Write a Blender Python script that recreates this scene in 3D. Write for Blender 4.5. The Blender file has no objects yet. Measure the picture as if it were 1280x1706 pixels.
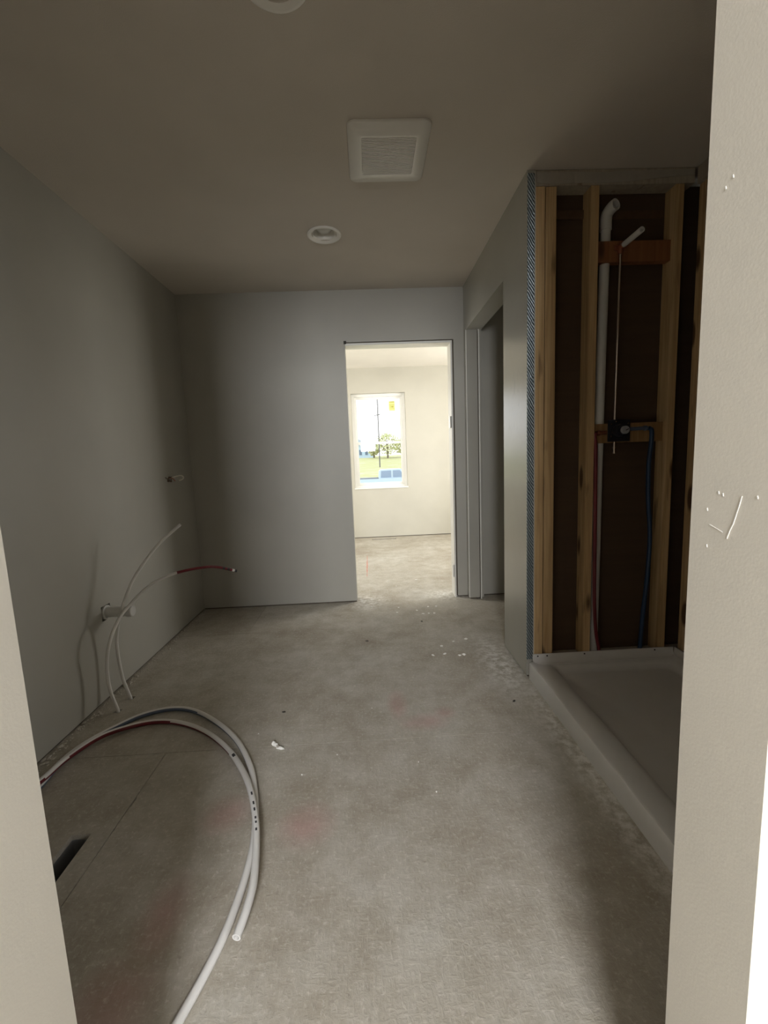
import bpy, bmesh, math, random
from mathutils import Vector, Matrix
random.seed(7)
S = bpy.context.scene
COL = S.collection

# ------------------------------------------------------------------ camera
F_PX = 714.37
cam_d = bpy.data.cameras.new('camera'); cam = bpy.data.objects.new('camera', cam_d); COL.objects.link(cam)
r_ = Vector((0.99849541, -0.03750509, -0.04000353)); u_ = Vector((0.04438346, 0.1243381, 0.99124676)); f_ = Vector((0.03220284, 0.99153084, -0.12581563))
M = Matrix((r_, u_, -f_)).transposed().to_4x4(); M.translation = Vector((0, 0, 1.17278)); cam.matrix_world = M
cam_d.sensor_fit = 'HORIZONTAL'; cam_d.sensor_width = 36; cam_d.lens = 36*F_PX/1280; cam_d.clip_start = .01; cam_d.clip_end = 600
S.camera = cam

# ------------------------------------------------------------------ sky, added window lamps, exposure
W = bpy.data.worlds.new('overcast_sky'); S.world = W; W.use_nodes = True
nt = W.node_tree; nt.nodes.clear()
tc = nt.nodes.new('ShaderNodeTexCoord'); sx = nt.nodes.new('ShaderNodeSeparateXYZ'); rp = nt.nodes.new('ShaderNodeValToRGB')
bg = nt.nodes.new('ShaderNodeBackground'); wo = nt.nodes.new('ShaderNodeOutputWorld')
nt.links.new(tc.outputs['Generated'], sx.inputs[0]); nt.links.new(sx.outputs[2], rp.inputs[0]); nt.links.new(rp.outputs[0], bg.inputs[0]); nt.links.new(bg.outputs[0], wo.inputs[0])
rp.color_ramp.elements[0].color = (1, 1, .99, 1); rp.color_ramp.elements[1].color = (.72, .86, 1, 1); rp.color_ramp.elements[1].position = .7
bg.inputs[1].default_value = 3.0

def area(name, loc, direction, sx_, sy_, radiance, color):
    l = bpy.data.lights.new(name, 'AREA'); l.shape = 'RECTANGLE'; l.size = sx_; l.size_y = sy_
    l.energy = radiance*math.pi*sx_*sy_; l.color = color
    o = bpy.data.objects.new(name, l); COL.objects.link(o); o.location = loc
    o.rotation_euler = Vector(direction).to_track_quat('-Z', 'Y').to_euler()
    return o
COOL = (.97, .98, 1.0); WARM = (1.0, .955, .88)
area('daylight_boost_rear_window', (-.12, -2.28, 1.88), (0, 1, 0), .80, .95, 60, COOL)  # lamp added in a window inferred from shadow edges, far above sky brightness
area('daylight_boost_rear_right_window', (2.58, -1.35, 1.75), (-1, 0, 0), .40, 1.1, 20, COOL)
area('daylight_boost_far_left_window', (-2.38, 4.9, 1.42), (1, 0, 0), 1.3, 1.3, 10.5, WARM)  # lamps added in unseen side windows to lift the far room indoors only
area('daylight_boost_far_right_window', (2.38, 4.9, 1.42), (-1, 0, 0), 1.3, 1.3, 10.5, WARM)

S.view_settings.view_transform = 'Standard'; S.view_settings.look = 'None'; S.view_settings.gamma = 1; S.view_settings.use_curve_mapping = False
S.view_settings.exposure = -.04
S.cycles.use_denoising = True; S.cycles.max_bounces = 10; S.cycles.diffuse_bounces = 7; S.cycles.sample_clamp_indirect = 8

# ------------------------------------------------------------------ materials
class NT:
    def __init__(s, name):
        s.m = bpy.data.materials.new(name); s.m.use_nodes = True; s.t = s.m.node_tree; s.t.nodes.clear()
        s.o = s.n('ShaderNodeOutputMaterial'); s.b = s.n('ShaderNodeBsdfPrincipled'); s.l(s.b.outputs[0], s.o.inputs[0])
        g = s.n('ShaderNodeNewGeometry'); s.pos = g.outputs['Position']
    def n(s, t, **k):
        x = s.t.nodes.new(t)
        for a, b in k.items(): setattr(x, a, b)
        return x
    def l(s, a, b): s.t.links.new(a, b)
    def mp(s, scale=(1, 1, 1), rot=(0, 0, 0), loc=(0, 0, 0), src=None):
        x = s.n('ShaderNodeMapping'); x.inputs['Scale'].default_value = scale; x.inputs['Rotation'].default_value = rot; x.inputs['Location'].default_value = loc
        s.l(src or s.pos, x.inputs[0]); return x.outputs[0]
    def noise(s, sc, det=4, rough=.55, src=None, dist=0):
        x = s.n('ShaderNodeTexNoise'); x.inputs['Scale'].default_value = sc; x.inputs['Detail'].default_value = det; x.inputs['Roughness'].default_value = rough; x.inputs['Distortion'].default_value = dist
        s.l(src or s.pos, x.inputs['Vector']); return x.outputs['Fac']
    def ramp(s, src, *st):
        x = s.n('ShaderNodeValToRGB'); e = x.color_ramp.elements
        while len(e) < len(st): e.new(.5)
        for i, (p, c) in enumerate(st): e[i].position = p; e[i].color = (*c, 1) if len(c) == 3 else c
        s.l(src, x.inputs[0]); return x.outputs[0]
    def step(s, src, a, b, lo=0, hi=1):
        x = s.n('ShaderNodeMapRange'); x.inputs[1].default_value = a; x.inputs[2].default_value = b; x.inputs[3].default_value = lo; x.inputs[4].default_value = hi
        s.l(src, x.inputs[0]); return x.outputs[0]
    def math(s, op, a, b=None):
        x = s.n('ShaderNodeMath', operation=op)
        for i, v in enumerate((a, b)):
            if v is None: continue
            if isinstance(v, (int, float)): x.inputs[i].default_value = v
            else: s.l(v, x.inputs[i])
        return x.outputs[0]
    def mix(s, f, a, b, mode='MIX'):
        x = s.n('ShaderNodeMix', data_type='RGBA', blend_type=mode)
        for i, v in ((0, f), (6, a), (7, b)):
            if isinstance(v, (int, float)): x.inputs[i].default_value = v
            elif isinstance(v, tuple): x.inputs[i].default_value = (*v, 1)
            else: s.l(v, x.inputs[i])
        return x.outputs[2]
    def spot(s, p, r0, r1, sc=(1, 1, 1)):
        a = s.n('ShaderNodeVectorMath', operation='SUBTRACT'); s.l(s.pos, a.inputs[0]); a.inputs[1].default_value = p
        m = s.n('ShaderNodeVectorMath', operation='MULTIPLY'); s.l(a.outputs[0], m.inputs[0]); m.inputs[1].default_value = sc
        d = s.n('ShaderNodeVectorMath', operation='LENGTH'); s.l(m.outputs[0], d.inputs[0])
        return s.step(d.outputs['Value'], r0, r1, 1, 0)
    def bump(s, h, st, dist=.002):
        x = s.n('ShaderNodeBump'); x.inputs['Strength'].default_value = st; x.inputs['Distance'].default_value = dist
        s.l(h, x.inputs['Height']); s.l(x.outputs[0], s.b.inputs['Normal'])
    def set(s, col=None, rough=.5, metal=0, spec=.5):
        if col is not None:
            if isinstance(col, tuple): s.b.inputs['Base Color'].default_value = (*col, 1)
            else: s.l(col, s.b.inputs['Base Color'])
        if isinstance(rough, (int, float)): s.b.inputs['Roughness'].default_value = rough
        else: s.l(rough, s.b.inputs['Roughness'])
        s.b.inputs['Metallic'].default_value = metal; s.b.inputs['Specular IOR Level'].default_value = spec
        return s.m

def paint(name, c, rough=.5, spec=.4, bs=.15):
    t = NT(name); n = t.noise(2.2, 3); d = tuple(x*.93 for x in c)
    col = t.mix(t.step(n, .35, .7), c, d)
    t.bump(t.noise(260, 3), bs, .0012)
    return t.set(col, rough, 0, spec)
def plain(name, c, rough=.5, metal=0, spec=.5, var=.12, sc=30):
    t = NT(name); n = t.noise(sc, 3)
    return t.set(t.mix(n, tuple(x*(1-var) for x in c), tuple(min(1, x*(1+var)) for x in c)), rough, metal, spec)

M_wall = paint('wall_paint_shaded', (.40, .388, .345), .48)  # openings' cream paint darkened, putting the bathroom's shade into the colour
M_jamb = paint('wall_paint_lit', (.70, .665, .585), .5)  # same paint kept lighter, with the light on the near opening in its colour
M_ceil = paint('ceiling_paint', (.60, .55, .485), .8, .2, .5)
M_far = paint('far_room_paint', (.57, .555, .49), .6); M_farc = paint('ceiling_paint_lit', (.74, .71, .645), .8, .2)  # far ceiling: ceiling paint lightened, its brighter light put into the colour
M_rear = paint('rear_room_paint', (.27, .25, .22), .6)  # unseen room's paint, darkened to cut its bounced light
M_raw = plain('unpainted_drywall_edge', (.55, .52, .46), .9)
M_dark = plain('shadow_gap_wood', (.10, .08, .06), .9)  # dark wood tone that also stands in for shade in gaps
M_white = plain('white_plastic', (.78, .76, .71), .35, var=.03)
M_trim = plain('white_primed_trim', (.74, .73, .68), .4, var=.05)
M_vinyl = plain('white_vinyl', (.85, .85, .82), .3, var=.02)

# closet wall: same darkened paint with grey scuffs
t = NT('scuffed_wall_paint'); col = t.mix(t.step(t.noise(2.2, 3), .35, .7), (.40, .388, .345), (.372, .36, .32))
sc_ = t.math('MULTIPLY', t.math('MAXIMUM', t.spot((.781, 2.25, 1.46), .03, .16, (1, 1, .8)), t.spot((.781, 2.3, 1.33), .02, .13, (1, 1, 1))), t.step(t.noise(34, 4, .6, t.mp((1, 1, .45)), 1.2), .53, .68))
col = t.mix(t.math('MULTIPLY', sc_, .55), col, (.28, .28, .27)); t.bump(t.noise(260, 3), .2, .0012); M_closet = t.set(col, .22, 0, .7)

# subfloor sheets under gypsum dust
t = NT('dusty_subfloor')
big = t.noise(1.6, 5, .6); mid = t.noise(9, 5, .65); fine = t.noise(70, 4, .7)
fl1 = t.noise(30, 4, .6, t.mp((1, 3.2, 1), (0, 0, .5)), .6); fl2 = t.noise(34, 4, .6, t.mp((3.2, 1, 1), (0, 0, -.3)), .6)
flake = t.math('MAXIMUM', fl1, fl2)
col = t.ramp(big, (.28, (.36, .32, .26)), (.5, (.49, .465, .41)), (.66, (.55, .535, .49)), (.8, (.61, .60, .565)))
col = t.mix(t.step(mid, .35, .75), t.mix(1.0, col, (.76, .73, .68), 'MULTIPLY'), col)
col = t.mix(t.math('MULTIPLY', t.step(flake, .5, .72), .16), col, (.68, .64, .56))
col = t.mix(t.math('MULTIPLY', t.step(fine, .54, .72), .45), col, (.74, .71, .65))
col = t.mix(t.math('MULTIPLY', t.step(t.noise(13, 6, .75, t.mp((1, 1, 1), (0, 0, .4), (3, 9, 0)), 1.0), .52, .66), .40), col, (.35, .32, .27))
col = t.mix(t.math('MULTIPLY', t.step(t.noise(60, 4, .7, t.mp((1, .35, 1), (0, 0, .9), (3, 1, 0)), .8), .62, .74), .35), col, (.26, .23, .18))
col = t.mix(t.math('MULTIPLY', t.step(t.noise(48, 3, .6, t.mp(loc=(7, 3, 0))), .64, .72), .32), col, (.20, .175, .14))
pk = None
for p, a, b, sc in (((-.25, 1.265, 0), .03, .11, (1, 1, 1)), ((.09, 1.92, 0), .02, .08, (1.4, .55, 1)), ((.20, 1.77, 0), .02, .09, (.7, 1.2, 1)), ((-.59, 1.0, 0), .02, .12, (1.6, .8, 1)), ((-.53, 1.33, 0), .02, .10, (1, 1, 1)), ((.3, 1.83, 0), .01, .06, (1, 1, 1)), ((-.62, .82, 0), .02, .12, (1, 1, 1))):
    v = t.spot(p, a, b, sc); pk = v if pk is None else t.math('MAXIMUM', pk, v)
col = t.mix(t.math('MULTIPLY', t.math('MULTIPLY', pk, t.step(mid, .3, .6, .45, 1)), .42), col, (.44, .20, .19))
du = None
for p, a, b, sc in (((-.06, 3.42, 0), .02, .22, (1, .9, 1)), ((.60, 3.49, 0), .02, .20, (1, 1, 1)), ((.70, 2.25, 0), .03, .25, (1.6, .5, 1)), ((.765, 1.5, 0), .01, .085, (1, .10, 1)), ((.72, 3.45, 0), .02, .12, (1, 1, 1))):
    v = t.spot(p, a, b, sc); du = v if du is None else t.math('MAXIMUM', du, v)
dust = t.math('MULTIPLY', du, t.step(t.noise(26, 5, .7), .42, .60))
col = t.mix(t.math('MULTIPLY', dust, .75), col, (.84, .83, .80))
rl = t.math('MULTIPLY', t.spot((-.059, 4.64, 0), .45, .5, (70, 1, 1)), t.step(t.noise(18), .4, .55))
col = t.mix(t.math('MULTIPLY', rl, .7), col, (.55, .10, .06))
t.bump(t.math('ADD', t.math('MULTIPLY', flake, .7), t.math('ADD', t.math('MULTIPLY', fine, .35), t.math('MULTIPLY', mid, .5))), .5, .006)
M_floor = t.set(col, .75, 0, .3)

def wood(name, a, b, k=1):
    t = NT(name); ob = t.n('ShaderNodeObjectInfo')
    off = t.n('ShaderNodeVectorMath', operation='ADD'); t.l(t.pos, off.inputs[0])
    mul = t.n('ShaderNodeVectorMath', operation='SCALE'); mul.inputs[0].default_value = (13, 7, 5); t.l(ob.outputs['Random'], mul.inputs['Scale']); t.l(mul.outputs[0], off.inputs[1])
    kn = t.n('ShaderNodeTexVoronoi'); kn.inputs['Scale'].default_value = 1; t.l(t.mp((9, 9, 2.6), src=off.outputs[0]), kn.inputs['Vector'])
    g = t.noise(1, 5, .6, t.mp((62, 62, 1.6), src=off.outputs[0]), .8); g2 = t.noise(1, 4, .6, t.mp((14, 14, 1.1), src=off.outputs[0]))
    col = t.mix(t.step(g, .3, .7), a, b); col = t.mix(t.math('MULTIPLY', t.step(g2, .45, .7), .45), col, tuple(x*.6 for x in a))
    col = t.mix(t.math('MULTIPLY', t.step(kn.outputs['Distance'], .13, .20, 1, 0), .88), col, (.07, .03, .015))
    col = t.mix(t.math('MULTIPLY', t.step(t.noise(3, 2, .5, t.mp((8, 8, 1), src=off.outputs[0])), .66, .74), .6), col, (.10, .055, .03))
    t.bump(g, .25, .001); return t.set(col, .65, 0, .3)
M_pine = wood('pine_stud', (.43, .275, .125), (.66, .47, .255))
M_red = wood('reddish_blocking', (.22, .085, .035), (.30, .13, .055))
M_brd = wood('brown_board', (.26, .145, .06), (.38, .23, .105))
M_plate = wood('grey_pine_plate', (.36, .31, .24), (.46, .41, .33))
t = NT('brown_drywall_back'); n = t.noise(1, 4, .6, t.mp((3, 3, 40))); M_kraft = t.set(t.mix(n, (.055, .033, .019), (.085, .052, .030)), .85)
M_pan = plain('white_acrylic', (.66, .65, .63), .32, var=.03)
t = NT('embossed_galvanised_steel')
wv = t.n('ShaderNodeTexWave', bands_direction='DIAGONAL'); wv.inputs['Scale'].default_value = 55; wv.inputs['Distortion'].default_value = 3; t.l(t.mp((1, .3, .6)), wv.inputs[0])
t.bump(wv.outputs['Fac'], .7, .003); M_galv = t.set(t.mix(t.step(wv.outputs['Fac'], .25, .75), (.13, .16, .18), (.42, .47, .50)), .42, .75)
M_steel = plain('galvanised_duct', (.45, .46, .46), .45, .8)
M_chrome = plain('bright_copper_nickel', (.56, .47, .42), .16, 1, var=.05)
M_copper = plain('dull_copper', (.45, .20, .13), .35, .9)
M_black = plain('black_plastic', (.012, .013, .02), .4)
M_cap = plain('grey_cap', (.34, .35, .36), .4, var=.03)
M_pvc = plain('pvc_pipe_white', (.62, .62, .60), .4, var=.04)
M_pexw = plain('pex_white', (.74, .73, .71), .38, var=.03)
M_pexr = plain('pex_red', (.15, .014, .022), .4)
M_pexb = plain('pex_blue', (.014, .040, .095), .4)
M_pexn = plain('pex_navy_stripe', (.10, .13, .19), .4)
M_ink = plain('printing_ink', (.03, .03, .035), .6)
M_yell = plain('yellow_label', (.80, .82, .32), .6, var=.03); M_yell2 = plain('yellow_label_print', (.50, .48, .10), .6)
M_paper = plain('torn_paper', (.40, .37, .32), .9); M_chip = plain('plaster_white', (.85, .84, .80), .9)
M_bits = plain('debris_and_grille_shade', (.05, .045, .04), .9)
M_lens = plain('frosted_lens', (.60, .60, .57), .25, var=.02)
M_wire = plain('white_cable_sheath', (.70, .68, .60), .5)
M_brown = plain('torn_brown_paper', (.10, .058, .032), .95, var=.4)
M_hinge = plain('satin_nickel', (.62, .61, .57), .3, .8)
t = NT('window_glass'); t.t.nodes.remove(t.b)
tr = t.n('ShaderNodeBsdfTransparent'); gl = t.n('ShaderNodeBsdfGlossy'); gl.inputs['Roughness'].default_value = .02
fr = t.n('ShaderNodeFresnel'); fr.inputs[0].default_value = 1.3; mx = t.n('ShaderNodeMixShader'); t.l(fr.outputs[0], mx.inputs[0]); t.l(tr.outputs[0], mx.inputs[1]); t.l(gl.outputs[0], mx.inputs[2]); t.l(mx.outputs[0], t.o.inputs[0]); M_glass = t.m

# ------------------------------------------------------------------ helpers
LOC = {}
def wloc(o): return LOC.get(o.name, Vector((0, 0, 0))) if o else Vector((0, 0, 0))
def thing(name, label, cat, loc=(0, 0, 0), group=None):
    o = bpy.data.objects.new(name, None); COL.objects.link(o); o.location = loc; o.empty_display_size = .05
    LOC[o.name] = Vector(loc); o['label'] = label; o['category'] = cat
    if group: o['group'] = group
    return o
def obj(name, bm, mats, parent=None, smooth=False, recenter=True):
    """World-space bmesh -> one linked object; its origin goes to the base centre of its bounds."""
    me = bpy.data.meshes.new(name)
    xs = [v.co for v in bm.verts]
    lo = Vector([min(c[i] for c in xs) for i in range(3)]); hi = Vector([max(c[i] for c in xs) for i in range(3)])
    c = Vector(((lo.x+hi.x)/2, (lo.y+hi.y)/2, lo.z))
    bmesh.ops.translate(bm, verts=bm.verts, vec=-c)
    bm.normal_update(); bm.to_mesh(me); bm.free()
    for m in (mats if isinstance(mats, (list, tuple)) else [mats]): me.materials.append(m)
    if smooth:
        for p in me.polygons: p.use_smooth = True
        me.set_sharp_from_angle(angle=math.radians(40))
    o = bpy.data.objects.new(name, me); COL.objects.link(o)
    if parent: o.parent = parent; o.location = c-wloc(parent)
    else: o.location = c
    LOC[o.name] = c
    return o
def tag(o, label, cat, group=None):
    o['label'] = label; o['category'] = cat
    if group: o['group'] = group
    return o
def struct(name, bm, m, label=None):
    o = obj(name, bm, m); o['kind'] = 'structure'
    if label: o['label'] = label
    return o
def box(bm, x0, x1, y0, y1, z0, z1, bev=0, mi=0):
    v = [bm.verts.new(c) for c in ((x0, y0, z0), (x1, y0, z0), (x1, y1, z0), (x0, y1, z0), (x0, y0, z1), (x1, y0, z1), (x1, y1, z1), (x0, y1, z1))]
    fs = [bm.faces.new([v[i] for i in q]) for q in ((3, 2, 1, 0), (4, 5, 6, 7), (0, 1, 5, 4), (1, 2, 6, 5), (2, 3, 7, 6), (3, 0, 4, 7))]
    for f in fs: f.material_index = mi
    if bev:
        es = list({e for f in fs for e in f.edges}); r = bmesh.ops.bevel(bm, geom=es, offset=bev, segments=2, affect='EDGES', profile=.6)
        for f in r['faces']: f.material_index = mi
    return bm
def B(*a, **k): return box(bmesh.new(), *a, **k)
def lathe(bm, prof, c, axis='z', n=28, mi=0, close=False):
    """prof: list of (radius, height along axis)."""
    ax = {'z': (Vector((1, 0, 0)), Vector((0, 1, 0)), Vector((0, 0, 1))), 'y': (Vector((0, 0, 1)), Vector((1, 0, 0)), Vector((0, 1, 0))), 'x': (Vector((0, 1, 0)), Vector((0, 0, 1)), Vector((1, 0, 0)))}[axis]
    c = Vector(c); rings = []
    for r, h in prof:
        if r < 1e-6: rings.append([bm.verts.new(c+ax[2]*h)])
        else: rings.append([bm.verts.new(c+ax[2]*h+(ax[0]*math.cos(2*math.pi*i/n)+ax[1]*math.sin(2*math.pi*i/n))*r) for i in range(n)])
    for a, b in zip(rings, rings[1:]):
        for i in range(n):
            j = (i+1) % n
            q = [a[i % len(a)], a[j % len(a)], b[j % len(b)], b[i % len(b)]]
            q2 = []
            for w in q:
                if w not in q2: q2.append(w)
            if len(q2) >= 3: bm.faces.new(q2).material_index = mi
    bmesh.ops.recalc_face_normals(bm, faces=bm.faces)
    return bm
def smoothpts(pts, k=8):
    P = [Vector(p) for p in pts]; P = [P[0]*2-P[1]]+P+[P[-1]*2-P[-2]]; out = []
    for i in range(1, len(P)-2):
        a, b, c, d = P[i-1:i+3]
        for s in range(k):
            t = s/k; out.append(.5*((2*b)+(c-a)*t+(2*a-5*b+4*c-d)*t*t+(3*b-a-3*c+d)*t**3))
    out.append(P[-2]); return out
def tube(bm, pts, r, n=10, fmat=None, cap=True, k=8, hollow=False):
    P = smoothpts(pts, k) if k > 1 else [Vector(p) for p in pts]
    T = [(P[min(i+1, len(P)-1)]-P[max(i-1, 0)]).normalized() for i in range(len(P))]
    up = Vector((0, 0, 1)) if abs(T[0].z) < .9 else Vector((1, 0, 0)); N = (up-T[0]*up.dot(T[0])).normalized(); rings = []
    for i, (p, tt) in enumerate(zip(P, T)):
        N = (N-tt*N.dot(tt)).normalized(); Bn = tt.cross(N)
        rings.append([bm.verts.new(p+(N*math.cos(2*math.pi*j/n)+Bn*math.sin(2*math.pi*j/n))*r) for j in range(n)])
    for i, (a, b) in enumerate(zip(rings, rings[1:])):
        for j in range(n):
            f = bm.faces.new((a[j], a[(j+1) % n], b[(j+1) % n], b[j])); f.normal_update()
            if fmat: f.material_index = fmat(i/(len(P)-1), f.calc_center_median()-(P[i]+P[i+1])/2, j)
    for ring, tt in ((rings[0], -T[0]), (rings[-1], T[-1])):
        if hollow and ring is rings[-1]:
            c = sum((v.co for v in ring), Vector())/n
            inn = [bm.verts.new(c+(v.co-c)*.68) for v in ring]; dp = [bm.verts.new(v.co-tt*.03) for v in inn]
            for j in range(n):
                k2 = (j+1) % n
                bm.faces.new((ring[j], ring[k2], inn[k2], inn[j])); bm.faces.new((inn[j], inn[k2], dp[k2], dp[j])).material_index = 0
            bm.faces.new(dp)
        elif cap: bm.faces.new(ring)
    bmesh.ops.recalc_face_normals(bm, faces=bm.faces)
    return bm
def plate(bm, x0, x1, y0, y1, z0, z1, holes, axis='z'):
    """Slab with rectangular through-holes; the two in-plane axes are x,y for 'z', x,z for 'y', y,z for 'x'."""
    R = {'z': (x0, x1, y0, y1), 'y': (x0, x1, z0, z1), 'x': (y0, y1, z0, z1)}[axis]
    us = sorted({R[0], R[1]} | {h[i] for h in holes for i in (0, 1) if R[0] < h[i] < R[1]}); vs = sorted({R[2], R[3]} | {h[i] for h in holes for i in (2, 3) if R[2] < h[i] < R[3]})
    def P(u, v, w): return {'z': (u, v, (z0, z1)[w]), 'y': (u, (y0, y1)[w], v), 'x': ((x0, x1)[w], u, v)}[axis]
    cache = {}
    def V(i, j, w):
        if (i, j, w) not in cache: cache[(i, j, w)] = bm.verts.new(P(us[i], vs[j], w))
        return cache[(i, j, w)]
    nu, nv = len(us)-1, len(vs)-1
    solid = lambda i, j: 0 <= i < nu and 0 <= j < nv and not any(h[0] <= (us[i]+us[i+1])/2 <= h[1] and h[2] <= (vs[j]+vs[j+1])/2 <= h[3] for h in holes)
    for i in range(nu):
        for j in range(nv):
            if not solid(i, j): continue
            for w in (0, 1): bm.faces.new((V(i, j, w), V(i+1, j, w), V(i+1, j+1, w), V(i, j+1, w)))
            for di, dj, a, b in ((-1, 0, (i, j), (i, j+1)), (1, 0, (i+1, j), (i+1, j+1)), (0, -1, (i, j), (i+1, j)), (0, 1, (i, j+1), (i+1, j+1))):
                if not solid(i+di, j+dj): bm.faces.new((V(*a, 0), V(*b, 0), V(*b, 1), V(*a, 1)))
    bmesh.ops.recalc_face_normals(bm, faces=bm.faces)
    return bm
def PL(*a, **k): return plate(bmesh.new(), *a, **k)

# ------------------------------------------------------------------ room shell
H = 2.44; XL = -1.384; XR = .781; YB = 3.43
# floor: an open tray of joist space carrying the subfloor sheets
bm = B(-2.6, 2.8, -3.2, 6.5, -.36, -.32)
for q in ((-2.6, -2.56, -3.2, 6.5), (2.76, 2.8, -3.2, 6.5), (-2.6, 2.8, -3.2, -3.16), (-2.6, 2.8, 6.46, 6.5)): box(bm, *q, -.32, -.0185)
floor = struct('floor', bm, M_dark, 'dusty grey beige subfloor of wide sheets')
HOLES = [(-1.013, -.951, 1.03, 1.286), (.01, .36, 6.085, 6.165), (-1.287, -1.257, 1.985, 2.015), (-1.288, -1.254, 2.100, 2.130), (-1.215, -1.175, 1.06, 1.10), (-1.255, -1.215, 1.06, 1.10), (-.8855, -.880, 1.39, 1.43), (-.8855, -.882, 1.29, 1.305)]
rows = [-3.16, -1.995, -.775, .445, 1.665, 2.885, 4.28, 5.50, 6.46]; joints = [[.2], [1.4], [.2], [-.885, 1.555], [-1.49, .95], [-.885, 1.555], [-.52, 1.92], [-.3, 2.1]]
g_ = .0013
for k in range(8):
    xs = [-2.6]+joints[k]+[2.8]
    for a, b in zip(xs, xs[1:]):
        x0, x1, y0, y1 = a+g_, b-g_, rows[k]+g_, rows[k+1]-g_
        obj('subfloor_panel', PL(x0, x1, y0, y1, -.018, 0, [h for h in HOLES if h[0] < x1 and h[1] > x0 and h[2] < y1 and h[3] > y0]), M_floor, floor)
bm = bmesh.new(); plate(bm, -1.018, -.946, 1.025, 1.291, -.20, -.0185, [(-1.015, -.949, 1.028, 1.288)])
obj('register_boot', bm, M_steel, floor)
# ceiling
CANS = [(-.191, 2.62), (-.191, 1.300)]
struct('ceiling', B(-2.6, 2.8, 3.49, 6.5, H, H+.10), M_farc)
struct('ceiling', PL(-2.6, 2.8, -3.2, 3.489, H, H+.10, [(x-.065, x+.065, y-.065, y+.065) for x, y in CANS]), M_ceil)

def base_plate(w, *a): obj('bottom_plate', B(*a), M_dark, w)
w = struct('wall_left', PL(XL-.12, XL, .511, YB, .011, H, [(3.025, 3.065, 1.068, 1.10), (2.146, 2.222, .401, .477)], axis='x'), M_wall)
base_plate(w, XL-.11, XL-.008, .511, YB, 0, .011)
obj('wall_cavity', B(XL-.119, XL-.10, 2.0, 3.2, .3, 1.2), M_dark, w)
# back wall with doorway
DL, DR, DH = -.138, .700, 2.059
w = struct('wall_back', PL(-2.6, 2.8, YB, 3.55, .011, H, [(DL, DR, 0, DH)], axis='y'), M_wall)
base_plate(w, XL, DL-.004, YB+.008, 3.542, 0, .011); base_plate(w, DR+.004, 2.7, YB+.008, 3.542, 0, .011)
# closet wall
bm = PL(XR, .90, 2.191, YB-.001, .011, H, [(2.455, 3.36, 0, 2.105)], axis='x'); box(bm, XR, .8145, 2.0985, 2.191, .011, H)
w = struct('wall_right', bm, M_closet)
base_plate(w, XR+.008, .89, 2.195, 2.45, 0, .011); base_plate(w, XR+.008, .81, 2.105, 2.19, 0, .011); base_plate(w, XR+.008, .85, 3.365, 3.43, 0, .011)
obj('corner_bead', B(.781, .8145, 2.0925, 2.0985, .10, 2.425, bev=.0015), M_galv, w)['label'] = 'blue grey embossed metal corner strip'
obj('drywall_edge', B(.8145, .8195, 2.095, 2.0985, .10, 2.435), M_raw, w)
struct('wall_closet_left', B(.90, 1.80, 2.19, 2.20, 0, H), M_wall)
struct('wall_closet_right', B(1.74, 1.80, 2.20, YB, 0, H), M_wall)
# near opening wall
NL, NR, YF, YN = -.432, .396, .511, .391
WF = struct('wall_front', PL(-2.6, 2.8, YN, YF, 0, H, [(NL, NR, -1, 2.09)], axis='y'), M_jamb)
# outer rooms
def opening(u0, u1, z0, z1): return (u0, u1, z0, z1)
struct('wall_rear', PL(-1.7, 2.7, -2.42, -2.3, 0, H, [(-.57, .33, 1.36, 2.38)], axis='y'), M_rear)
struct('wall_rear_left', B(-1.7, -1.6, -2.3, YN, 0, H), M_rear)
struct('wall_rear_right', PL(2.6, 2.72, -2.3, YN, 0, H, [(-1.58, -1.12, 1.15, 2.35)], axis='x'), M_rear)
WX0, WX1, WZ0, WZ1 = -.205, .570, .735, 2.090
w = struct('wall_far', PL(-2.6, 2.8, 6.28, 6.45, .011, H, [(WX0, WX1, WZ0, WZ1), (-1.06, -.285, WZ0, WZ1)], axis='y'), M_far)
base_plate(w, -2.5, 2.6, 6.288, 6.44, 0, .011)
struct('wall_far_left', PL(-2.55, -2.4, 3.55, 6.28, 0, H, [(4.2, 5.6, .735, 2.09)], axis='x'), M_far)
struct('wall_far_right', PL(2.4, 2.55, 3.55, 6.28, 0, H, [(4.2, 5.6, .735, 2.09)], axis='x'), M_far)
# stud wall of the shower (open framing)
w = struct('wall_shower', B(.8215, 1.68, 2.176, 2.189, .0, 2.40), M_kraft, 'open stud wall of the shower with brown backing')
def stud(x0, x1, y0=2.099, y1=2.174, z0=.101, z1=2.372, m=None, name='stud'): return obj(name, B(x0, x1, y0, y1, z0, z1, bev=.002), m or M_pine, w)
stud(.8215, .8650); stud(.8695, .9195, y0=2.102); stud(1.078, 1.118); stud(1.478, 1.518)
obj('top_plate', B(0.8215, 1.565, 2.097, 2.175, 2.3725, 2.438, bev=.002), M_plate, w)
obj('bottom_plate', B(.8215, 1.655, 2.105, 2.1755, .0, .10, bev=.002), M_plate, w)
obj('blocking', B(1.119, 1.477, 2.118, 2.156, 2.046, 2.140, bev=.002), M_red, w)['label'] = 'reddish board behind the shower arm'
obj('blocking', B(1.119, 1.477, 2.122, 2.1255, 1.200, 1.295, bev=.001), M_brd, w)['label'] = 'board carrying the shower valve'
obj('blocking', B(.921, 1.077, 2.160, 2.1755, 2.262, 2.300, bev=.002), M_brown, w); obj('blocking', B(1.119, 1.477, 2.1735, 2.1758, 2.262, 2.300, bev=.0005), M_brown, w)
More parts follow.
